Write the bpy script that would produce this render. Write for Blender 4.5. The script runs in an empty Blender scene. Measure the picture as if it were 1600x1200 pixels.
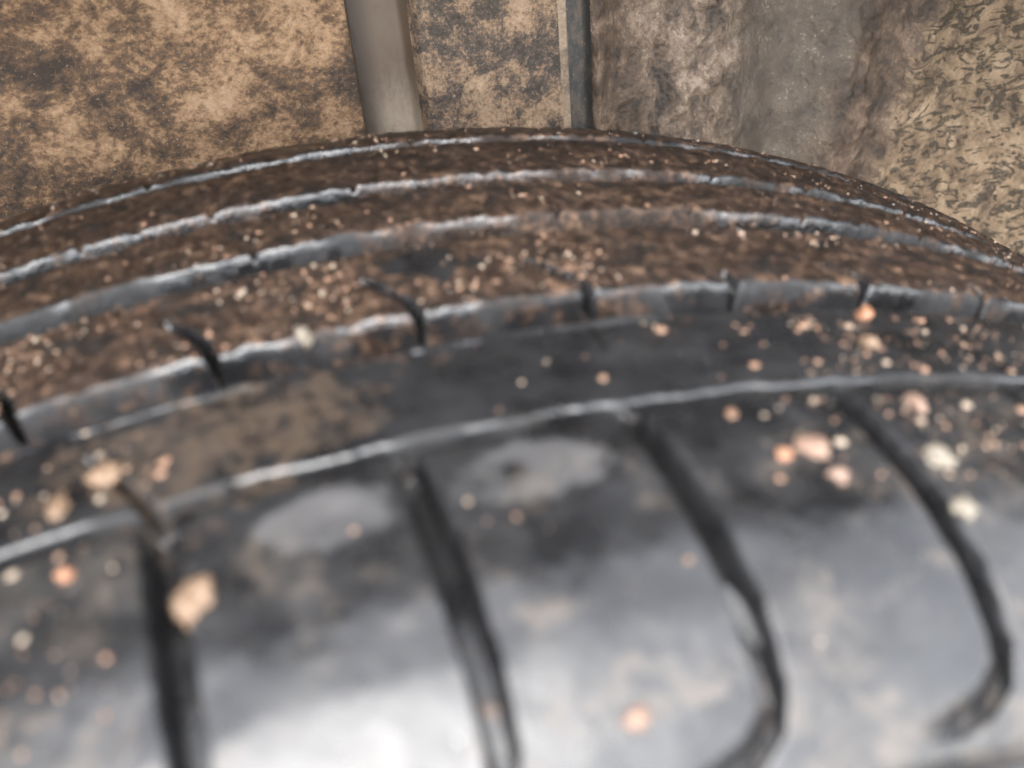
import bpy, math, random
import numpy as np
from mathutils import Matrix, Vector

random.seed(7)
rng = np.random.default_rng(7)
scene = bpy.context.scene
COL = scene.collection
R = 0.31            # tyre radius, the axle stands at z = R
rad = math.radians

# ------------------------------------------------------------------ camera
cam_d = bpy.data.cameras.new("camera")
cam = bpy.data.objects.new("camera", cam_d)
COL.objects.link(cam)
right = (0.95711, -0.27834, -0.08039)
fwd = (0.18714, 0.80578, -0.56186)
up = (0.22117, 0.52272, 0.82331)
cam.matrix_world = Matrix(((right[0], up[0], -fwd[0], 0.0),
                           (right[1], up[1], -fwd[1], -0.08555),
                           (right[2], up[2], -fwd[2], R + 0.37472),
                           (0, 0, 0, 1)))
cam_d.sensor_width = 36.0
cam_d.lens = 36.0 * 1498.6 / 1600.0
cam_d.clip_start = 0.005
cam_d.clip_end = 500.0
cam_d.dof.use_dof = True
cam_d.dof.focus_distance = 0.285 * 0.93
cam_d.dof.aperture_fstop = 13.0
scene.camera = cam

# ------------------------------------------------------------------ sky, sun, exposure
SUN_EL, SUN_AZ = rad(52), rad(194)      # overcast, brighter behind the camera
world = bpy.data.worlds.new("World")
scene.world = world
world.use_nodes = True
wn, wl = world.node_tree.nodes, world.node_tree.links
wn.clear()
sky = wn.new("ShaderNodeTexSky")
sky.sky_type = 'NISHITA'
sky.sun_disc = False
sky.sun_elevation = SUN_EL
sky.sun_rotation = SUN_AZ
sky.air_density = 1.0
sky.dust_density = 1.5
sky.ozone_density = 1.0
hs = wn.new("ShaderNodeHueSaturation")
hs.inputs['Saturation'].default_value = 0.22
bg = wn.new("ShaderNodeBackground")
bg.inputs['Strength'].default_value = 0.15
wo = wn.new("ShaderNodeOutputWorld")
wl.new(sky.outputs[0], hs.inputs['Color'])
wl.new(hs.outputs[0], bg.inputs['Color'])
wl.new(bg.outputs[0], wo.inputs['Surface'])

sun_d = bpy.data.lights.new("sun", 'SUN')
sun_d.energy = 0.5
sun_d.angle = rad(52)
sun_d.color = (1.0, 0.97, 0.93)
sun = bpy.data.objects.new("sun", sun_d)
COL.objects.link(sun)
sd = Vector((math.sin(SUN_AZ) * math.cos(SUN_EL), math.cos(SUN_AZ) * math.cos(SUN_EL), math.sin(SUN_EL)))
sun.rotation_euler = sd.to_track_quat('Z', 'Y').to_euler()
sun.location = sd * 3

scene.view_settings.view_transform = 'Standard'
scene.view_settings.look = 'None'
scene.view_settings.gamma = 1.0
scene.view_settings.use_curve_mapping = False
scene.view_settings.exposure = 3.0
scene.cycles.max_bounces = 5
scene.cycles.diffuse_bounces = 2
scene.cycles.glossy_bounces = 2
scene.cycles.transmission_bounces = 4
scene.cycles.caustics_reflective = False
scene.cycles.caustics_refractive = False

# ------------------------------------------------------------------ helpers
def obj(name, verts, faces, mat, parent=None, smooth=True):
    me = bpy.data.meshes.new(name)
    verts = np.asarray(verts, np.float32)
    faces = np.asarray(faces, np.int32)
    k = faces.shape[1]
    me.vertices.add(len(verts))
    me.vertices.foreach_set("co", verts.ravel())
    me.loops.add(faces.size)
    me.loops.foreach_set("vertex_index", faces.ravel())
    me.polygons.add(len(faces))
    me.polygons.foreach_set("loop_start", np.arange(0, faces.size, k, dtype=np.int32))
    me.polygons.foreach_set("use_smooth", np.full(len(faces), smooth, dtype=bool))
    me.update(calc_edges=True)
    me.validate()
    if mat:
        me.materials.append(mat)
    o = bpy.data.objects.new(name, me)
    COL.objects.link(o)
    o.parent = parent
    return o

def empty(name, loc):
    o = bpy.data.objects.new(name, None)
    o.empty_display_size = 0.02
    COL.objects.link(o)
    o.location = loc
    return o

def tag(o, label=None, cat=None, group=None, kind=None):
    for k, v in (("label", label), ("category", cat), ("group", group), ("kind", kind)):
        if v:
            o[k] = v
    return o

def grid_faces(nu, nv, closed_u=False):
    iu = np.arange(nu if closed_u else nu - 1)
    iv = np.arange(nv - 1)
    U, V = np.meshgrid(iu, iv, indexing='ij')
    U2 = (U + 1) % nu
    return np.stack([U * nv + V, U * nv + V + 1, U2 * nv + V + 1, U2 * nv + V], -1).reshape(-1, 4)

def vnoise(x, y, z, seed=0):
    x, y, z = np.broadcast_arrays(np.asarray(x, float), np.asarray(y, float), np.asarray(z, float))
    xi, yi, zi = np.floor(x).astype(np.int64), np.floor(y).astype(np.int64), np.floor(z).astype(np.int64)
    fx, fy, fz = x - xi, y - yi, z - zi
    fx, fy, fz = [f * f * (3 - 2 * f) for f in (fx, fy, fz)]
    def h(a, b, c):
        n = (a * 374761393 + b * 668265263 + c * 1274126177 + seed * 974711) & 0x7fffffff
        n = ((n ^ (n >> 13)) * 1274126177) & 0x7fffffff
        n = (n ^ (n >> 16)) & 0xffff
        return n / 65535.0
    r = 0
    for dx in (0, 1):
        for dy in (0, 1):
            for dz in (0, 1):
                w = (fx if dx else 1 - fx) * (fy if dy else 1 - fy) * (fz if dz else 1 - fz)
                r = r + w * h(xi + dx, yi + dy, zi + dz)
    return r

def fbm(x, y, z, octv=4, seed=0):
    s, a, t = 0, 1, 0
    for i in range(octv):
        s = s + a * vnoise(x * 2 ** i, y * 2 ** i, z * 2 ** i, seed + i)
        t += a
        a *= .5
    return s / t

def sstep(e0, e1, x):
    t = np.clip((x - e0) / (e1 - e0), 0, 1)
    return t * t * (3 - 2 * t)

# ------------------------------------------------------------------ material helpers
class NT:
    def __init__(self, name):
        self.m = bpy.data.materials.new(name)
        self.m.use_nodes = True
        self.n, self.l = self.m.node_tree.nodes, self.m.node_tree.links
        self.n.clear()
        self.out = self.n.new("ShaderNodeOutputMaterial")
        self.p = self.n.new("ShaderNodeBsdfPrincipled")
        self.l.new(self.p.outputs[0], self.out.inputs['Surface'])
        self.geo = self.n.new("ShaderNodeNewGeometry")
        self.pos = self.geo.outputs['Position']
    def set(self, node, sock, v):
        if v is None:
            return
        if hasattr(v, 'is_output') or hasattr(v, 'links'):
            self.l.new(v, node.inputs[sock])
        else:
            node.inputs[sock].default_value = v
    def noise(self, scale, detail=4, rough=.55, dist=0.0, stretch=None, off=(0, 0, 0)):
        v = self.pos
        mp = self.n.new("ShaderNodeMapping")
        mp.inputs['Location'].default_value = off
        if stretch:
            mp.inputs['Scale'].default_value = stretch
        self.l.new(v, mp.inputs['Vector'])
        t = self.n.new("ShaderNodeTexNoise")
        t.inputs['Scale'].default_value = scale
        t.inputs['Detail'].default_value = detail
        t.inputs['Roughness'].default_value = rough
        t.inputs['Distortion'].default_value = dist
        self.l.new(mp.outputs[0], t.inputs['Vector'])
        return t.outputs['Fac']
    def ramp(self, fac, stops, interp='LINEAR'):
        r = self.n.new("ShaderNodeValToRGB")
        r.color_ramp.interpolation = interp
        e = r.color_ramp.elements
        while len(e) < len(stops):
            e.new(.5)
        for i, (p, c) in enumerate(stops):
            e[i].position = p
            e[i].color = (*c, 1) if len(c) == 3 else c
        self.l.new(fac, r.inputs[0])
        return r.outputs[0]
    def math(self, op, a, b=None, c=None, clamp=False):
        m = self.n.new("ShaderNodeMath")
        m.operation = op
        m.use_clamp = clamp
        self.set(m, 0, a)
        self.set(m, 1, b)
        self.set(m, 2, c)
        return m.outputs[0]
    def rng(self, v, a, b, c=0., d=1., smooth=True):
        m = self.n.new("ShaderNodeMapRange")
        m.interpolation_type = 'SMOOTHSTEP' if smooth else 'LINEAR'
        self.l.new(v, m.inputs[0])
        for i, q in enumerate((a, b, c, d)):
            m.inputs[i + 1].default_value = q
        return m.outputs[0]
    def mix(self, f, a, b):
        m = self.n.new("ShaderNodeMix")
        m.data_type = 'RGBA'
        self.set(m, 0, f)
        for s, v in ((6, a), (7, b)):
            if isinstance(v, tuple):
                m.inputs[s].default_value = (*v, 1)
            else:
                self.l.new(v, m.inputs[s])
        return m.outputs[2]
    def xyz(self):
        s = self.n.new("ShaderNodeSeparateXYZ")
        self.l.new(self.pos, s.inputs[0])
        return s.outputs
    def bump(self, h, strength, dist):
        b = self.n.new("ShaderNodeBump")
        b.inputs['Strength'].default_value = strength
        b.inputs['Distance'].default_value = dist
        self.l.new(h, b.inputs['Height'])
        self.l.new(b.outputs[0], self.p.inputs['Normal'])
    def spot(self, x, y, rx, ry, wob=.35):
        """soft edged blotch with a ragged outline, centred on the tread at (x, y)"""
        o = self.xyz()
        dx = self.math('MULTIPLY', self.math('SUBTRACT', o[0], x), 1 / rx)
        dy = self.math('MULTIPLY', self.math('SUBTRACT', o[1], y), 1 / ry)
        d = self.math('SQRT', self.math('ADD', self.math('MULTIPLY', dx, dx), self.math('MULTIPLY', dy, dy)))
        if not hasattr(self, 'blot'):
            self.blot = self.noise(160, 3, .6)
        w = self.math('MULTIPLY_ADD', self.blot, wob * 2, -wob)
        return self.rng(self.math('ADD', d, w), 1.0, .72)

def rubber_mat(name, mud_lo, mud_hi, mud_amt=1.0):
    """wet black rubber with a film of brown mud that thickens towards the car's inner side"""
    t = NT(name)
    o = t.xyz()
    along = t.rng(o[1], mud_lo, mud_hi)
    big = t.noise(45, 3, .6, .4)
    fine = t.noise(420, 4, .65, 0, (1, .8, 1))
    grit = t.noise(1100, 3, .6)
    m = t.math('MULTIPLY_ADD', along, .46 * mud_amt, big)
    m = t.math('MULTIPLY_ADD', fine, .45, m)
    nrm = t.n.new("ShaderNodeSeparateXYZ")
    t.l.new(t.geo.outputs['Normal'], nrm.inputs[0])
    keep = t.math('MULTIPLY', t.math('MULTIPLY', t.rng(o[0], .004, .030), t.rng(o[0], .085, .055)), t.rng(o[1], .035, .055))  # mid-wall mud paints in the dark reflection of whoever holds the camera
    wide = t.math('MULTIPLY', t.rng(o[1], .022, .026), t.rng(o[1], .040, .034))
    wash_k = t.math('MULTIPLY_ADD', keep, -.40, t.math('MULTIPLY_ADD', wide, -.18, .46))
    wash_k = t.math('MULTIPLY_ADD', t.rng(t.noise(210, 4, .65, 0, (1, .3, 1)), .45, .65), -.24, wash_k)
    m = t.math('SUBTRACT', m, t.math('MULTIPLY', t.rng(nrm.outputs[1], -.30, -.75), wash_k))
    side = t.rng(t.math('ABSOLUTE', nrm.outputs[0]), .38, .62)
    m = t.math('SUBTRACT', m, t.math('MULTIPLY', side, .5))
    bare = t.spot(.0185, .0440, .0075, .0070, .8)
    m = t.math('SUBTRACT', m, t.math('MULTIPLY', bare, .8))
    mud = t.rng(m, .80, 1.02)
    mudcol = t.ramp(fine, [(.34, (.012, .008, .006)), (.50, (.027, .017, .0125)), (.60, (.056, .035, .024)), (.74, (.18, .11, .072))])
    mudcol = t.mix(t.rng(grit, .62, .75), mudcol, (.155, .10, .068))
    patch = t.noise(110, 4, .65, .6, (1, 1.6, 1), (4, 4, 1))
    mudcol = t.mix(t.rng(patch, .47, .36), mudcol, (.012, .010, .009))
    mudcol = t.mix(t.math('MULTIPLY', t.rng(patch, .55, .68), t.rng(fine, .42, .56)), mudcol, (.105, .064, .041))
    wet = t.noise(130, 3, .6, 0, None, (9, 4, 1))
    rub = t.ramp(wet, [(.3, (.007, .007, .0075)), (.7, (.020, .020, .021))])
    # pale dried silt on the outer shoulder
    sn = t.math('MULTIPLY_ADD', t.rng(o[0], .030, .052), .05, t.noise(85, 5, .7, .3, None, (3, 1, 2)))
    sn = t.math('MULTIPLY_ADD', t.rng(o[0], -.018, -.026), .07, sn)
    silt = t.math('MULTIPLY', t.rng(sn, .50, .66), t.rng(o[1], .006, -.012))
    silt = t.math('MAXIMUM', silt, t.math('MULTIPLY', t.spot(.0225, -.0330, .0105, .0035, 1.0), t.rng(fine, .38, .5)))
    silt = t.math('MULTIPLY', silt, t.math('SUBTRACT', 1.0, side))
    siltc = t.ramp(fine, [(.38, (.022, .020, .018)), (.5, (.045, .038, .032)), (.62, (.105, .084, .065))])
    rub = t.mix(t.math('MULTIPLY', silt, .5), rub, siltc)
    # two pale grey oval patches on the blocks
    sp = t.math('MAXIMUM', t.spot(-.003, -.008, .0085, .0045, .6), t.spot(.0190, -.0078, .0098, .0050, .6))
    sp = t.math('MULTIPLY', sp, t.math('SUBTRACT', 1.0, t.spot(.0175, -.0072, .0016, .0014, .3)))
    rub = t.mix(t.math('MULTIPLY', sp, t.math('MULTIPLY', t.rng(big, .3, .6), .50)), rub, (.105, .10, .10))
    wash = t.spot(-.014, .010, .022, .011, 1.1)
    rub = t.mix(t.math('MULTIPLY', wash, t.rng(fine, .35, .62, .0, .85)), rub, (.062, .045, .033))
    col = t.mix(mud, rub, mudcol)
    t.l.new(col, t.p.inputs['Base Color'])
    rr = t.rng(wet, .35, .65, .24, .36)
    rr2 = t.math('MULTIPLY_ADD', silt, .10, t.math('MULTIPLY_ADD', mud, .12, rr))
    rr3 = t.math('MULTIPLY_ADD', sp, .3, rr2)
    wall = t.math('MULTIPLY', t.rng(nrm.outputs[1], -.25, -.6), t.rng(o[1], -.004, -.001))
    dull = t.math('MULTIPLY', wall, t.rng(t.noise(62, 2, .5, 0, None, (8, 3, 5)), .47, .57))
    rr3 = t.math('SUBTRACT', t.math('MULTIPLY_ADD', dull, .45, rr3), t.math('MULTIPLY', wall, .14))
    rr3 = t.math('MAXIMUM', rr3, .07)
    t.l.new(rr3, t.p.inputs['Roughness'])
    t.l.new(t.math('MULTIPLY_ADD', dull, -.35, .66), t.p.inputs['Specular IOR Level'])
    t.p.inputs['Specular IOR Level'].default_value = .6
    h = t.math('MULTIPLY_ADD', t.math('MULTIPLY', fine, along), 1.0, t.math('MULTIPLY', t.noise(260, 2), .35))
    t.bump(h, .4, .0010)
    return t.m

def mud_mat(name, stops, scale, stretch=(1, 1, 1), lines=None, rough=(.5, .8), bump=(.7, .0015), off=(0, 0, 0), tint=None, wet=0.):
    t = NT(name)
    a = t.noise(scale, 7, .74, .25, stretch, off)
    b = t.noise(scale * 7, 5, .7, .2, stretch, off)
    lowf = t.noise(scale * .28, 2, .5, 0, stretch, off)
    f = t.math('MULTIPLY_ADD', b, .45, t.math('MULTIPLY_ADD', a, .75, t.math('MULTIPLY_ADD', lowf, .30, -.25)))
    col = t.ramp(f, stops)
    if lines:
        ln = t.noise(lines[0], 2.5, .55, lines[2] if len(lines) > 2 else .6, (1, 1, 1.5), (5, 2, 8))
        d = t.math('ABSOLUTE', t.math('SUBTRACT', ln, .5))
        k = t.math('MULTIPLY', t.rng(d, lines[1], lines[1] * .5), t.rng(b, .28, .42))
        col = t.mix(k, col, (.035, .03, .026))
    sp = t.rng(t.noise(1500, 2, .5), .66, .74)
    col = t.mix(t.math('MULTIPLY', sp, .55), col, (.50, .40, .30))
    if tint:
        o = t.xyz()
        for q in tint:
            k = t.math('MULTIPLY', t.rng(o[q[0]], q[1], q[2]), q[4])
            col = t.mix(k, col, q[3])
    t.l.new(col, t.p.inputs['Base Color'])
    t.l.new(t.rng(b, .3, .7, rough[0], rough[1]), t.p.inputs['Roughness'])
    t.p.inputs['Coat Weight'].default_value = wet
    t.p.inputs['Coat Roughness'].default_value = .15
    t.bump(f, bump[0], bump[1])
    return t.m

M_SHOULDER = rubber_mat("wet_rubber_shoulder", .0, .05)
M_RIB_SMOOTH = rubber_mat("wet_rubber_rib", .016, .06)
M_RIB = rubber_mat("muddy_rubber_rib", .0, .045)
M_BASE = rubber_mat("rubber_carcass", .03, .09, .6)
TAN, TAN2 = (.56, .385, .25), (.41, .27, .17)
DK, BR = (.060, .047, .037), (.155, .10, .064)
M_PANEL = mud_mat("dried_mud_mottled", [(.38, (.050, .036, .027)), (.45, (.11, .070, .045)), (.50, (.18, .108, .061)), (.55, (.31, .19, .107)), (.65, (.47, .31, .19))], 88, (.85, 1, 1.1), rough=(.75, .95), bump=(1.0, .0022))
M_RISE = mud_mat("dried_mud_crust", [(.36, DK), (.45, (.10, .082, .068)), (.50, (.21, .14, .094)), (.56, (.37, .25, .16)), (.70, (.54, .38, .25))], 150, off=(3, 3, 3), rough=(.7, .95), bump=(1.0, .0018))
M_CHAN = mud_mat("silty_plastic", [(.36, (.21, .16, .115)), (.5, (.32, .26, .20)), (.7, (.39, .325, .255))], 70, (1.3, 1, .6), rough=(.45, .6), bump=(.15, .0005), tint=[(2, R + .279, R + .300, (.095, .062, .042), .85), (0, .0375, .0290, (.055, .040, .030), .9)])  # x tint paints the panel's shadow on the floor; z tint is stain
M_EDGE = mud_mat("bare_edge", [(.38, (.13, .095, .07)), (.48, (.24, .175, .12)), (.65, (.36, .27, .185))], 160, rough=(.5, .7), bump=(.5, .0008))
M_SLOT = mud_mat("bare_plastic", [(.40, (.040, .040, .040)), (.50, (.062, .062, .058)), (.60, (.13, .10, .078))], 130, (1, 1, .5), rough=(.5, .7), bump=(.4, .0008))

def field_mat():
    """one crust of mud: brown and gritty, then smeared and wet, then a tan crease, then dry and cracked"""
    t = NT("mud_field")
    o = t.xyz()
    a = t.noise(95, 7, .68, .5, (1.1, 1, .85), (7, 1, 2))
    b = t.noise(620, 5, .7, .2)
    f = t.math('MULTIPLY_ADD', b, .40, t.math('MULTIPLY_ADD', a, .95, -.18))
    wx = t.math('MULTIPLY_ADD', t.math('SUBTRACT', t.noise(90, 6, .72), .5), .028, o[0])
    damp = t.ramp(f, [(.37, (.045, .037, .031)), (.46, (.13, .095, .070)), (.53, (.21, .15, .107)), (.64, (.38, .295, .22))])
    brown = t.ramp(f, [(.37, (.050, .036, .027)), (.50, (.125, .084, .057)), (.63, (.24, .165, .115))])
    smear = t.ramp(f, [(.34, (.085, .069, .054)), (.5, (.135, .105, .080)), (.68, (.19, .15, .115))])
    dry = t.ramp(f, [(.36, (.11, .078, .052)), (.46, (.24, .165, .103)), (.56, (.34, .24, .15)), (.68, (.44, .32, .21))])
    ln = t.noise(85, 1.5, .5, 1.2, (.75, 1, 1.7), (5, 2, 8))
    d = t.math('ABSOLUTE', t.math('SUBTRACT', ln, .5))
    bl = t.noise(330, 2.5, .6, .8, (.6, 1, 1.25), (1, 6, 3))
    brk = t.noise(140, 3, .6, 0, None, (2, 2, 7))
    k = t.math('MAXIMUM', t.math('MULTIPLY', t.rng(d, .050, .010), t.rng(brk, .44, .52)), t.rng(bl, .46, .38))
    k = t.math('MULTIPLY', k, t.rng(b, .34, .48, .25, .95))
    dry = t.mix(k, dry, (.075, .060, .043))
    col = t.mix(t.rng(wx, .112, .124), brown, damp)
    col = t.mix(t.rng(wx, .140, .152), col, smear)
    c = t.math('SUBTRACT', wx, t.math('MULTIPLY_ADD', o[2], .27, .204 - (R + .231) * .27))
    c = t.math('ADD', c, 0.0)
    col = t.mix(t.rng(c, -.036, -.020), col, brown)
    col = t.mix(t.rng(c, -.006, .002), col, dry)
    sp = t.math('MULTIPLY', t.rng(t.noise(1300, 2, .5), .60, .70), t.rng(a, .46, .60))
    col = t.mix(t.math('MULTIPLY', sp, .65), col, (.52, .44, .35))  # pale specks, also painting white wet glints into the mud colour
    t.l.new(col, t.p.inputs['Base Color'])
    dryk = t.rng(c, -.006, .004)
    t.l.new(t.math('MULTIPLY_ADD', dryk, .35, t.rng(b, .3, .7, .32, .55)), t.p.inputs['Roughness'])
    h = t.math('SUBTRACT', f, t.math('MULTIPLY', t.math('MULTIPLY', k, dryk), .35))
    t.bump(h, .9, .0022)
    return t.m
M_FIELD = field_mat()
M_ROOF = mud_mat("arch_grime", [(.3, (.03, .027, .025)), (.6, (.06, .05, .042)), (.75, (.14, .10, .07))], 40)

t = NT("wet_concrete")
t.l.new(t.ramp(t.noise(6, 6), [(.3, (.16, .155, .15)), (.7, (.27, .26, .25))]), t.p.inputs['Base Color'])
t.p.inputs['Roughness'].default_value = .55
t.bump(t.noise(80, 5), .3, .003)
M_GROUND = t.m

def grain_mat():
    t = NT("clay_grain")
    rp = t.geo.outputs['Random Per Island']
    col = t.ramp(rp, [(0, (.12, .07, .045)), (.30, (.19, .11, .07)), (.55, (.25, .14, .088)), (.75, (.24, .17, .12)), (.92, (.30, .24, .18))])
    t.l.new(col, t.p.inputs['Base Color'])
    t.p.inputs['Roughness'].default_value = .42
    return t.m
M_GRAIN = grain_mat()

def clod_mat(name, c):
    t = NT(name)
    t.l.new(t.ramp(t.noise(900, 5), [(.3, tuple(q * .55 for q in c)), (.7, c)]), t.p.inputs['Base Color'])
    t.p.inputs['Roughness'].default_value = .5
    t.bump(t.noise(1500, 4), .5, .0005)
    return t.m
M_CL = {'tan': clod_mat("tan_clay", (.21, .135, .085)), 'orange': clod_mat("orange_clay", (.32, .15, .08)),
        'cream': clod_mat("cream_grit", (.21, .18, .14)), 'pink': clod_mat("pinkish_clay", (.26, .165, .12))}
t = NT("water")
t.p.inputs['Base Color'].default_value = (1, 1, 1, 1)
t.p.inputs['Roughness'].default_value = .03
t.p.inputs['IOR'].default_value = 1.33
t.p.inputs['Transmission Weight'].default_value = 1.0
M_WATER = t.m

# ------------------------------------------------------------------ ground
g = obj("ground", [(-30, -30, 0), (30, -30, 0), (30, 30, 0), (-30, 30, 0)], [(0, 1, 2, 3)], M_GROUND, smooth=False)
tag(g, kind="structure")

# ------------------------------------------------------------------ wheel arch liner
# x along the car, y towards the car's middle, z up; heights below are z - R
liner = empty("wheel_arch_liner", (.1, .19, R + .15))
tag(liner, "mud crusted wheel arch liner with upright channel and ribs behind the tyre", "wheel arch liner")
LOFF = -Vector(liner.location)
RARCH = .425

def liner_y(x, z):
    """depth of the liner's back wall (metres), a heightfield over (x, z)"""
    y = np.full(np.broadcast(x, z).shape, .186)
    y = y + sstep(.0276, .0290, x) * .0125                       # channel floor
    y = y - sstep(.043, .0475, x) * .0100                        # raised rib
    y = y + sstep(.0902, .0922, x) * .0120                       # slot
    y = y - sstep(.0990, .1012, x) * .0075                       # muddy field
    y = y + sstep(.10, .106, x) * (.0045 * np.exp(-((x - .112) / .009) ** 2) - .0035 * np.exp(-((x - .136) / .011) ** 2)
                                   + .0050 * np.exp(-((x - .164) / .011) ** 2) - .0025 * np.exp(-((x - .186) / .008) ** 2))
    grit = sstep(.116, .126, x) * (1 - sstep(.146, .154, x)) + .6 * sstep(.172, .180, x) * (1 - sstep(.196, .204, x))
    y = y - grit * np.clip(fbm(x * 330, z * 330, x * 0 + 7.5, 2, 33) - .48, 0, 1) * .0075
    cx = .204 + (z - .231) * .27                                 # crease line leans
    y = y - .0035 * np.exp(-((x - cx) / .0035) ** 2)             # ridge of the crease
    y = y - .09 * np.clip(x - cx, 0, None)                       # right field comes forward
    y = y - sstep(.02, .09, x - cx) * .55 * np.clip(.262 - z, 0, .09)
    lump = fbm(x * 90, z * 90, x * 0 + .5, 4, 3) - .5
    fine = fbm(x * 420, z * 420, x * 0 + 2.5, 3, 9) - .5
    amt = 1 - .92 * (sstep(.0285, .0295, x) - sstep(.044, .047, x)) - .92 * (sstep(.087, .0885, x) - sstep(.0995, .1008, x))
    return y + amt * (lump * .0032 + fine * .0016)

def strip(name, x0, x1, mat, step=.0011, label=None):
    fine = (x1 > -.12) and (x0 < .34)
    nx = max(3, int((x1 - x0) / (step if fine else .02)) + 1)
    xs = np.linspace(x0, x1, nx)
    zs = np.concatenate([np.linspace(-.25, .12, 8), np.linspace(.125, .345, 200), np.linspace(.35, .43, 6)]) if fine else np.linspace(-.25, .43, 30)
    X, Z = np.meshgrid(xs, zs, indexing='ij')
    Y = liner_y(X, Z)
    lim = np.sqrt(np.clip((RARCH + .003) ** 2 - X ** 2, 1e-6, None))
    Zc = np.minimum(Z, np.maximum(lim, -.25))
    o = obj(name, np.stack([X, Y, Zc + R], -1).reshape(-1, 3), grid_faces(len(xs), len(zs)), mat, liner)
    o.location = LOFF
    if label:
        o["label"] = label
    return o

strip("panel", -.42, -.12, M_PANEL)
strip("panel", -.12, .0284, M_PANEL, label="flat panel mottled with tan and dark grey dried mud")
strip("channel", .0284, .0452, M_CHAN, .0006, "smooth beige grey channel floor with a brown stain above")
strip("raised_rib", .0452, .0877, M_RISE, .0007, "raised rib crusted with pale speckled mud")
strip("rib_edge", .0877, .0915, M_EDGE, .0003, "bare light beige edge of the raised rib")
strip("slot", .0915, .1002, M_SLOT, .0005, "narrow dark greenish grey slot beside the raised rib")
strip("mud_field", .1002, .214, M_FIELD, .0009, "damp brown gritty mud with a smooth wet smear and a tan crease")
strip("cracked_field", .214, .34, M_FIELD, .0011, "tan dried mud with dark wriggling cracks")
strip("cracked_field", .34, .42, M_FIELD)

# the arch over the tyre, a thick shell
ph = np.radians(np.linspace(-88, 88, 90))
prof = [(.004, RARCH - .012), (.009, RARCH), (.04, RARCH + .004), (.08, RARCH), (.12, RARCH + .004), (.205, RARCH), (.205, RARCH + .006), (.04, RARCH + .010), (.003, RARCH + .006), (.004, RARCH - .012)]
V = [(r * math.sin(p), y, R + r * math.cos(p)) for p in ph for (y, r) in prof]
o = obj("arch_roof", V, grid_faces(len(ph), len(prof)), M_ROOF, liner)
o.location = LOFF

# ------------------------------------------------------------------ tyre
tyre = empty("tyre", (0, .04, 0))
tag(tyre, "worn wet black tyre streaked with brown mud under the wheel arch", "tyre")
TOFF = Vector((0, -.04, R))

PA = np.array([-53, -52, -48, -43, -36, -28, -20, -10, 0, 60, 104, 112, 118, 122, 125, 127, 128]) / 1000.
PR = np.array([-60, -40, -26, -17, -10, -5, -2.2, -.6, 0, 0, -.8, -2.2, -4.5, -8, -14, -24, -40]) / 1000.
_fa = np.linspace(PA[0], PA[-1], 3000)
_fr = np.interp(_fa, PA, PR)
_ker = np.hanning(121); _ker /= _ker.sum()
_fr = np.convolve(np.pad(_fr, 60, mode='edge'), _ker, 'valid')
def top_r(a):
    return np.interp(a, _fa, _fr)

def seg_dist(u, a, path):
    """distance of points (u, a) to a polyline with (u, a, halfwidth, depth); also halfwidth and depth there"""
    best = np.full(u.shape, 1e9); hw = np.zeros(u.shape); dp = np.zeros(u.shape)
    for (p, q) in zip(path[:-1], path[1:]):
        du, da = q[0] - p[0], q[1] - p[1]
        s = np.clip(((u - p[0]) * du + (a - p[1]) * da) / (du * du + da * da), 0, 1)
        d = np.hypot(u - p[0] - s * du, a - p[1] - s * da)
        m = d < best
        best = np.where(m, d, best)
        hw = np.where(m, p[2] + s * (q[2] - p[2]), hw)
        dp = np.where(m, p[3] + s * (q[3] - p[3]), dp)
    return best, hw, dp

def groove(u, a, path, soft=.5):
    d, hw, dp = seg_dist(u, a, path)
    return dp * sstep(-.25 * soft, -soft * 1.25, (d - hw) - soft * .6) if False else dp * (1 - sstep(-soft * .5, soft * .9, d - hw))

NB = 72
PITCH = 360 / NB
PU = rad(PITCH) * R * 1000                       # pitch in mm of arc
# ---- shoulder blocks: one heightfield between two lateral grooves (mm), copied round the tyre
GP = [(-1.4, 3, 1.35, 5.2), (-.6, -5, 1.5, 6.0), (.2, -15, 1.6, 6.0), (.8, -27, 1.45, 5.4), (.6, -34, 1.2, 4.2), (-.3, -36.8, 1.0, 2.8), (-3, -38.6, .85, 2.2), (-7.5, -39.6, .65, 1.5), (-11, -40, .3, .4)]
def shoulder_block():
    us = np.linspace(0, PU, 96)
    as_ = np.concatenate([[-43.6, -43.3], np.linspace(-43, -2.4, 140), [-2.0, -1.7, -1.5, -1.4, -1.35, -1.25, -1.1, -.9]])
    U, A = np.meshgrid(us, as_, indexing='ij')
    r = top_r(A / 1000) * 1000
    dep = np.maximum(groove(U, A, GP), groove(U - PU, A, GP))
    r = r - dep
    # inner edge rounds over and drops into the narrow groove
    e = A + 1.4
    drop = np.where(A > -2.2, .45 * ((A + 2.2) / .8) ** 2, 0)
    drop = np.where(A > -1.42, np.interp(A, [-1.42, -1.35, -1.25, -1.1, -.9], [.45, 1.2, 2.4, 4.2, 6.2]), drop)
    r = r - np.maximum(drop - np.minimum(dep, 3), 0) * (A > -2.2)
    # outer edge: a low step down to the sidewall
    r = r - 1.1 * (1 - sstep(-42.6, -41.6, A))
    r = r + (fbm(U * .12 + 3, A * .12, 0 * U, 3, 5) - .5) * .5 * sstep(0, 3, U) * sstep(0, 3, PU - U)
    th = U / 1000 / R
    rr = R + r / 1000
    P = np.stack([rr * np.sin(th), A / 1000, rr * np.cos(th)], -1)
    return obj("shoulder_block", P.reshape(-1, 3), grid_faces(len(us), len(as_))[:, ::-1], M_SHOULDER, tyre)
b0 = shoulder_block()
ANG0 = 1.4
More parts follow.
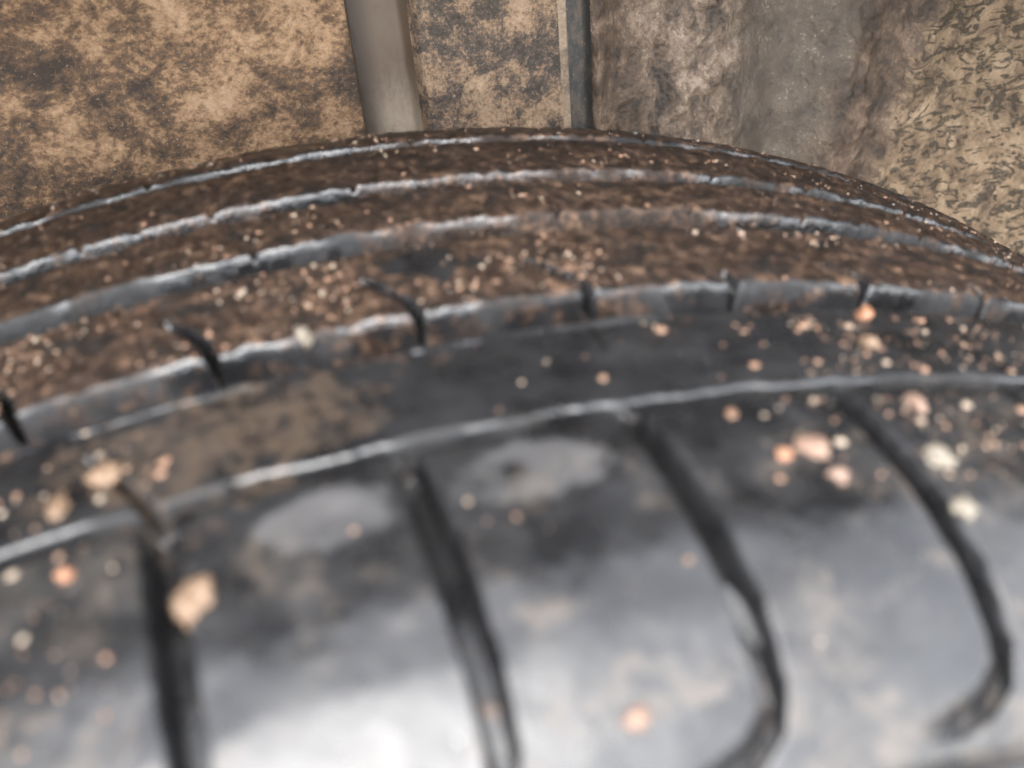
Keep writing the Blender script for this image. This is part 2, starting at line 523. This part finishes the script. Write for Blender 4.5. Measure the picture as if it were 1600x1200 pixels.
for k in range(NB):
    b = b0 if k == 0 else b0.copy()
    if k:
        COL.objects.link(b)
        b.parent = tyre
    b.location = TOFF
    b.rotation_euler = (0, rad(ANG0 + PITCH * (k - 3)), 0)

# ---- circumferential ribs
def theta_grid(f0, f1, step):
    lo = np.arange(f0, f1, step)
    return np.radians(np.concatenate([lo, np.arange(f1, f0 + 360, 1.0)]))

def rib(name, a0, a1, sipes, mat, label=None, depth=6.3, edge=.45, mudlump=.35, seed=0, rnd=.65, lip=None):
    """a0 is the outer (camera) edge, a1 the inner edge, in mm; sipes: list of paths in (deg, mm)"""
    th = theta_grid(-15, 33, .075)
    n_top = max(10, int((a1 - a0) / .55))
    ins = np.concatenate([[-1.5, -1.1, -.75, -.42], [-.15, .15, .55, 1.0], np.linspace(1.5, a1 - a0 - 1.0, n_top), a1 - a0 - np.array([.6, .3, .12, 0]), a1 - a0 + np.array([.12, .35, .62, .9])])
    drop = np.concatenate([[depth, depth * .70, depth * .47, 1.9], [1.15, .62, .25, .06], np.zeros(n_top), [.02, .1, .26, .5], [1.0, depth * .33, depth * .66, depth]])
    ins[:8] = ins[:8] * rnd
    drop[4:8] = drop[4:8] * rnd
    TH, A = np.meshgrid(th, a0 + ins, indexing='ij')
    DR = np.broadcast_to(drop, TH.shape)
    deg = np.degrees(TH)
    # ragged, worn edges
    wob = (vnoise(deg * 1.3, 0 * deg, 0 * deg + seed, 11) - .5) * .7 + (vnoise(deg * 5, 0 * deg, 0 * deg + seed, 13) - .5) * .22
    wob2 = (vnoise(deg * 1.3, 0 * deg + 9, 0 * deg + seed, 17) - .5) * .5 + (vnoise(deg * 5, 0 * deg + 4, 0 * deg + seed, 19) - .5) * .2
    w = np.clip((A - a0) / (a1 - a0), 0, 1)
    A2 = A + wob * (1 - w) + wob2 * w
    r = top_r(A2 / 1000) * 1000 - DR
    x = deg * 5.41
    r = r + mudlump * ((fbm(x * .35, A * .35, 0 * x + seed, 3, 21) - .5) * 1.4 + (fbm(x * 1.4, A * 1.4, 0 * x + seed, 2, 23) - .5) * .7) * np.clip(1 - DR / 3, 0, 1)
    if lip:                                            # broken lip added along the inner edge to catch a sky glint
        br = np.zeros(deg.shape)
        for (d0, d1) in lip:
            br = np.maximum(br, sstep(d0, d0 + .35, deg) * (1 - sstep(d1 - .35, d1, deg)))
        br = br * (.65 + .7 * (vnoise(deg * 2.2, 0 * deg, 0 * deg + 5, 29)))
        r = r + .7 * br * sstep(a1 - .72, a1 - .24, A) * (A < a1 + .2)
    for path in sipes:
        pp = [(d * 5.41, q, hw, dp) for (d, q, hw, dp) in path]
        lo, hi = min(p[0] for p in pp) / 5.41 - 1, max(p[0] for p in pp) / 5.41 + 1
        m = (deg[:, 0] > lo) & (deg[:, 0] < hi)
        if not m.any():
            continue
        cut = groove(x[m], A[m], pp, .4)
        base = top_r(A2[m] / 1000) * 1000
        r[m] = np.minimum(r[m], np.where(cut > .02, np.minimum(r[m], base - cut), r[m]))
    rr = R + r / 1000
    P = np.stack([rr * np.sin(TH), A2 / 1000, rr * np.cos(TH)], -1)
    o = obj(name, P.reshape(-1, 3), grid_faces(len(th), A.shape[1], True)[:, ::-1], mat, tyre)
    o.location = TOFF
    if label:
        o["label"] = label
    return o

def ks(first, vis, lo=-180, hi=180):
    out = list(vis)
    a = vis[-1] + PITCH
    while a < 35:
        out.append(a); a += PITCH
    a = vis[0] - PITCH
    while a > -16:
        out.insert(0, a); a -= PITCH
    return out
# rib next to the shoulder: shallow curved cuts that continue the lateral grooves
sB = [[(d - .25, .5, .7, 4.5), (d - .55, 4, .5, 4), (d - 1.2, 10, .4, 3.2), (d - 1.7, 14, .3, 1.2)] for d in (-8.6, -3.6)]
rib("rib", 1.2, 20.0, sB, M_RIB_SMOOTH, "narrow smooth wet rib next to the shoulder blocks", mudlump=.12, seed=1, rnd=.5, lip=[(-8.5, -.2), (1.9, 8.8)])
sC = [[(d + .05, 28.5, .62, 6.2), (d - .15, 33, .6, 6), (d - .55, 37.5, .5, 5.5), (d - 1.1, 42, .36, 4.5)] for d in ks(0, [-7.4, -2.5, 2.7, 7.3, 11.6, 16.0, 20.6])]
sC = [p if p[0][0] < 9 else [(p[0][0], 28.5, .75, 6.2), (p[0][0] + .02, 31.5, .6, 5.5), (p[0][0] + .04, 33.5, .3, 2.0)] for p in sC]
rib("rib", 29.6, 51.0, sC, M_RIB, "widest brown muddy rib with slanted dark sipes", mudlump=.7, seed=2)
sD = [[(d, 57.5, .30, 2.2), (d + .05, 59.6, .28, 1.6), (d + .1, 60.6, .2, .6)] for d in ks(0, [-6.3, -1.2, 3.6, 8.2, 12.8, 17.2, 22.4]) if d not in (3.6, -6.3)]
rib("rib", 58.8, 73.6, sD, M_RIB, "brown muddy rib with small notches on its near edge", mudlump=.7, seed=3)
sE = [[(d, 79, .28, 2.0), (d + .1, 81, .25, 1.4), (d + .2, 82, .2, .6)] for d in ks(0, [-6.6, -2.4, 2.3, 6.6, 11.2, 15.7, 20.0]) if d not in (6.6, 11.2)]
rib("rib", 80.2, 98.6, sE, M_RIB, "dark brown rib before the inner shoulder", mudlump=.7, seed=4)
sF = [[(d, 101, .3, 1.2), (d + .2, 104, .25, .8)] for d in (-4.6, 5.0, 14.6)]
rib("inner_shoulder", 102.2, 124.0, sF, M_RIB, "dark brown inner shoulder on the tyre's far edge", mudlump=.5, seed=5)

# ---- groove floor and the two sidewalls, as one swept carcass each
def sweep(name, pts, mat, n=360):
    th = np.linspace(0, 2 * math.pi, n, endpoint=False)
    P = np.array([[(r * math.sin(q), a, r * math.cos(q)) for (a, r) in pts] for q in th])
    o = obj(name, P.reshape(-1, 3), grid_faces(n, len(pts), True)[:, ::-1], mat, tyre)
    o.location = TOFF
    return o
mm = lambda L: [(a / 1000, R + r / 1000) for a, r in L]
sweep("groove_floor", mm([(-43, -25), (-30, -13), (-15, -7.5), (-1, -6.1), (30, -6.0), (60, -6.0), (105, -6.6), (118, -11), (125, -22)]), M_BASE)
sweep("sidewall", mm([(-41.8, -22), (-42.6, -17.6), (-43.2, -17.4), (-44.6, -19.2), (-46.5, -22.5), (-48.5, -26.5), (-49.2, -27.2), (-50, -30), (-52, -40), (-53.5, -55), (-53, -70), (-49, -88), (-43, -100), (-40, -108), (-34, -109), (-36, -100), (-43, -85), (-46, -60), (-44, -40), (-38, -28)]), M_BASE)
sweep("sidewall", mm([(124, -20), (125, -15), (126.5, -22), (128, -40), (128.5, -60), (126, -84), (118, -102), (115, -108), (109, -109), (112, -98), (119, -80), (121, -55), (118, -35), (115, -22)]), M_BASE)

# ------------------------------------------------------------------ mud grains, clods and water on the tyre
def surf(th_deg, a_mm, h=0.):
    """point on the tread surface and its outward normal; h in mm"""
    a = a_mm / 1000
    e = .0005
    s = (top_r(a + e) - top_r(a - e)) / (2 * e)
    q = rad(th_deg)
    nr, na = 1 / math.hypot(1, s), -s / math.hypot(1, s)
    rr = R + top_r(a) + h / 1000 * nr
    p = Vector((rr * math.sin(q), a + h / 1000 * na, rr * math.cos(q) + R))
    return p, Vector((nr * math.sin(q), na, nr * math.cos(q)))

def ico(sub):
    import bmesh
    bm = bmesh.new()
    bmesh.ops.create_icosphere(bm, subdivisions=sub, radius=1)
    v = np.array([x.co[:] for x in bm.verts]); f = np.array([[q.index for q in x.verts] for x in bm.faces])
    bm.free()
    return v, f
I1, F1 = ico(1)
I2, F2 = ico(2)
I3, F3 = ico(3)

def frame(nv):
    q = nv.to_track_quat('Z', 'Y').to_matrix()
    return np.array(q)

ribs_mm = [(-41, -2), (2, 19.4), (30.2, 50.4), (59.4, 73), (81, 98), (103, 118)]
def scatter(n, weight, smin, smax, flat, sub=(I1, F1), sd=1):
    r_ = np.random.default_rng(sd)
    V, F, off = [], [], 0
    cnt = tries = 0
    while cnt < n and tries < n * 60:
        tries += 1
        a = r_.uniform(-42, 120); d = r_.uniform(-13, 32)
        if r_.random() > weight(d, a):
            continue
        if not any(lo < a < hi for lo, hi in ribs_mm):
            continue
        if a < -1:                                     # keep out of the lateral grooves
            m = (d - ANG0) % PITCH
            if min(m, PITCH - m) < .42:
                continue
        p, nv = surf(d, a, 0)
        s = (smin + (smax - smin) * r_.random() ** 3) / 1000
        A = frame(nv)
        v = sub[0] * (1 + (r_.random((len(sub[0]), 1)) - .5) * .45)
        v = v * np.array([s * r_.uniform(.7, 1.3), s * r_.uniform(.7, 1.3), s * flat * r_.uniform(.7, 1.2)])
        V.append(v @ A.T + np.array(p + nv * s * flat * .35))
        F.append(sub[1] + off); off += len(v)
        cnt += 1
    return np.concatenate(V), np.concatenate(F)

def cl(d, a, sc, sd):
    return float(vnoise(d * sc, a / 5.4 * sc, 0, sd))
def w_grain(d, a):
    if 1.7 < d < 4.7 and 37 < a < 50:
        return .02
    if a > 56 and cl(d, a, 1.7, 52) < .5:
        return 0
    c = max(0, cl(d, a, .55, 31) - .35) * 1.8
    if a > 28:
        base = .9 if a < 55 else .6
    elif a > 1:
        base = .05 + (.6 if (d < -3 or d > 11) else 0)
    else:
        base = (.5 if (d > 8.3 and a > -18) else .05) + (.2 if d < -3.8 else 0)
    return base * c
V, F = scatter(2700, w_grain, .12, .50, .7, sd=3)
o = obj("mud_grains", V, F, M_GRAIN)
def w_grit(d, a):
    return max(0, cl(d, a, .7, 61) - .3) * 2 * (1. if (d > 8 and -14 < a < 20) else (.45 if d < -3.5 and a < 22 else .03))
V, F = scatter(260, w_grit, .2, .75, .55, (I2, F2), sd=8)
g2 = obj("coarse_mud_grains", V, F, M_GRAIN)
tag(g2, "coarse tan and orange mud crumbs thickest on the right shoulder blocks", "mud grains", kind="stuff")
tag(o, "fine orange and tan clay grains sprinkled over the wet tread", "mud grains", kind="stuff")

def w_water(d, a):
    return max(0, cl(d, a, .8, 77) - .3) * (1.0 if a < 30 else .5)
V, F = scatter(260, w_water, .18, .55, .55, (I2, F2), sd=5)
o = obj("water_droplets", V, F, M_WATER)
tag(o, "scattered tiny clear water droplets on the tread", "water droplets", kind="stuff")

def clod(d, a, size, h, mat, label, stretch=(1, 1, .75), sd=0, name="mud_clod", cat="mud clod"):
    p, nv = surf(d, a, h)
    v = I3.copy()
    q = v * 1.6 + sd * 3.1
    v = v * (1 + (fbm(q[:, 0], q[:, 1], q[:, 2], 3, 40 + sd) - .5)[:, None] * 1.7)
    v = v * np.array(stretch) * size / 1000
    v = v @ frame(nv).T
    o = obj(name, v, F3, mat)
    o.location = p + nv * size / 1000 * stretch[2] * .3
    tag(o, label, cat, "mud clods stuck to the tread")
    return o
clod(-3.1, -13.8, 2.0, -.8, M_CL['tan'], "large tan mud clod lodged in the leftmost lateral groove", (.8, 1.25, .8), 1)
clod(-4.8, 9.1, 1.7, 0, M_CL['tan'], "tan clod on the smooth rib at the left above the leftmost lateral groove", (1, 1.1, .7), 2)
clod(-.2, 29.6, 1.6, -1, M_CL['cream'], "pale cream clod on the wide groove's wall, left of centre", (1.1, .7, .8), 3)
clod(14.4, 17.8, 1.4, 0, M_CL['orange'], "bright orange clod just below the wide groove at the right", (1, .9, .8), 4)
clod(13.5, 9.3, 1.2, 0, M_CL['tan'], "small tan clod below the bright orange clod at the right", (.9, 1, .8), 5)
clod(9.5, -11.2, 1.6, 0, M_CL['pink'], "large pinkish clod on the shoulder block left of the rightmost groove", (1.0, 1.2, .55), 6)
clod(9.7, -15.6, 1.1, 0, M_CL['pink'], "smaller pinkish clod touching the large pinkish clod's lower side", (.8, 1.1, .6), 7)
clod(8.8, -11.7, .8, 0, M_CL['orange'], "small orange clod left of the large pinkish clod", (1, 1, .8), 8)
clod(13.0, -5.0, 1.2, 0, M_CL['pink'], "pinkish clod above the rightmost lateral groove", (1.3, .9, .6), 9)
clod(12.3, -15, 1.7, 0, M_CL['cream'], "broad cream clod right of the rightmost lateral groove", (1, 1.1, .6), 10)
clod(11.95, -22.1, 1.2, .3, M_CL['cream'], "round bright cream pebble on the edge of the rightmost lateral groove", (1, 1, .8), 11, "pebble", "pebble")
clod(3.9, -34.6, 1.3, 0, M_CL['pink'], "pale clod low on the middle shoulder block near the bottom edge", (1.2, .8, .6), 12)
clod(-5.4, -5.6, .8, 0, M_CL['orange'], "small orange clod on the leftmost shoulder block", (1, 1, .8), 13)
clod(-5.7, 5.4, 1.3, 0, M_CL['tan'], "flat tan clod at the left end of the narrow groove", (1.6, .8, .5), 14)

def drop(d, a, size, h, label, stretch=(1, 1, .6)):
    p, nv = surf(d, a, h)
    v = I3 * np.array(stretch) * size / 1000
    v[:, 2] = np.where(v[:, 2] < 0, v[:, 2] * .3, v[:, 2])
    v = v @ frame(nv).T
    o = obj("water_bead", v, F3, M_WATER)
    o.location = p
    tag(o, label, "water bead", "water beads on the tread")
drop(-3.3, -3.4, 1.3, -.25, "large elongated water bead at the top of the leftmost lateral groove", (.75, 1.7, .6))
drop(1.15, -4.2, 1.1, -.4, "elongated water bead at the top of the second lateral groove from the left", (.7, 1.7, .6))
drop(6.1, -1.9, .95, .0, "round bright water bead at the top of the second groove from the right", (1, 1.1, .7))
drop(6.5, -28.5, 1.2, -2.4, "bluish water pooled halfway down the second groove from the right", (.85, 3.2, .6))
drop(10.7, -31.5, 1.1, -2.0, "bluish water pooled low in the rightmost lateral groove", (.8, 3.6, .6))
drop(3.2, 19.7, .6, 0, "tiny water bead on the near lip of the wide groove", (1, 1, .8))
drop(3.15, 30.2, .6, 0, "tiny water bead beside a sipe above the wide groove", (1, 1, .8))
drop(1.7, 41.3, .6, 0, "tiny water bead at the upper end of the sipe left of centre", (1, 1, .8))
drop(-3.6, 42.0, .6, 0, "tiny water bead at the upper end of the leftmost sipe", (1, 1, .8))
drop(11.5, 28.8, .7, -1.2, "tiny water bead hanging below a sipe right of centre", (1, 1, .8))
drop(8.0, -22.4, .8, 0, "round white water bead on the block right of centre", (1, 1, .6))
drop(-.35, 2.3, .7, 0, "right one of two water beads above the silvery streak", (1, 1, .8))
drop(-.75, 2.3, .7, 0, "left one of two water beads above the silvery streak", (1, 1, .8))
drop(5.1, 101.5, .6, .2, "tiny water bead on the tyre's far edge near the channel", (1, 1, .8))
drop(21.4, 29.5, .9, 0, "water bead at the right picture edge beside the wide groove", (1, 1, .8))
drop(-2.2, .55, 1.0, -.35, "long water streak added for its silvery glint in the narrow groove between the two left lateral grooves", (4.6, .45, .5))  # water streaks added to give bright glint lines along the grooves
drop(4.7, .55, 1.0, -.35, "long water streak added for its silvery glint in the narrow groove left of the round bright bead", (4.2, .4, .45))
drop(-.95, 19.6, 1.0, .25, "thin water streak added for its silvery glint on the wide groove's near lip, left of centre", (6.0, .30, .35))
drop(6.6, 19.6, 1.0, .25, "thin water streak added for its silvery glint on the wide groove's near lip, right of centre", (8.0, .32, .38))
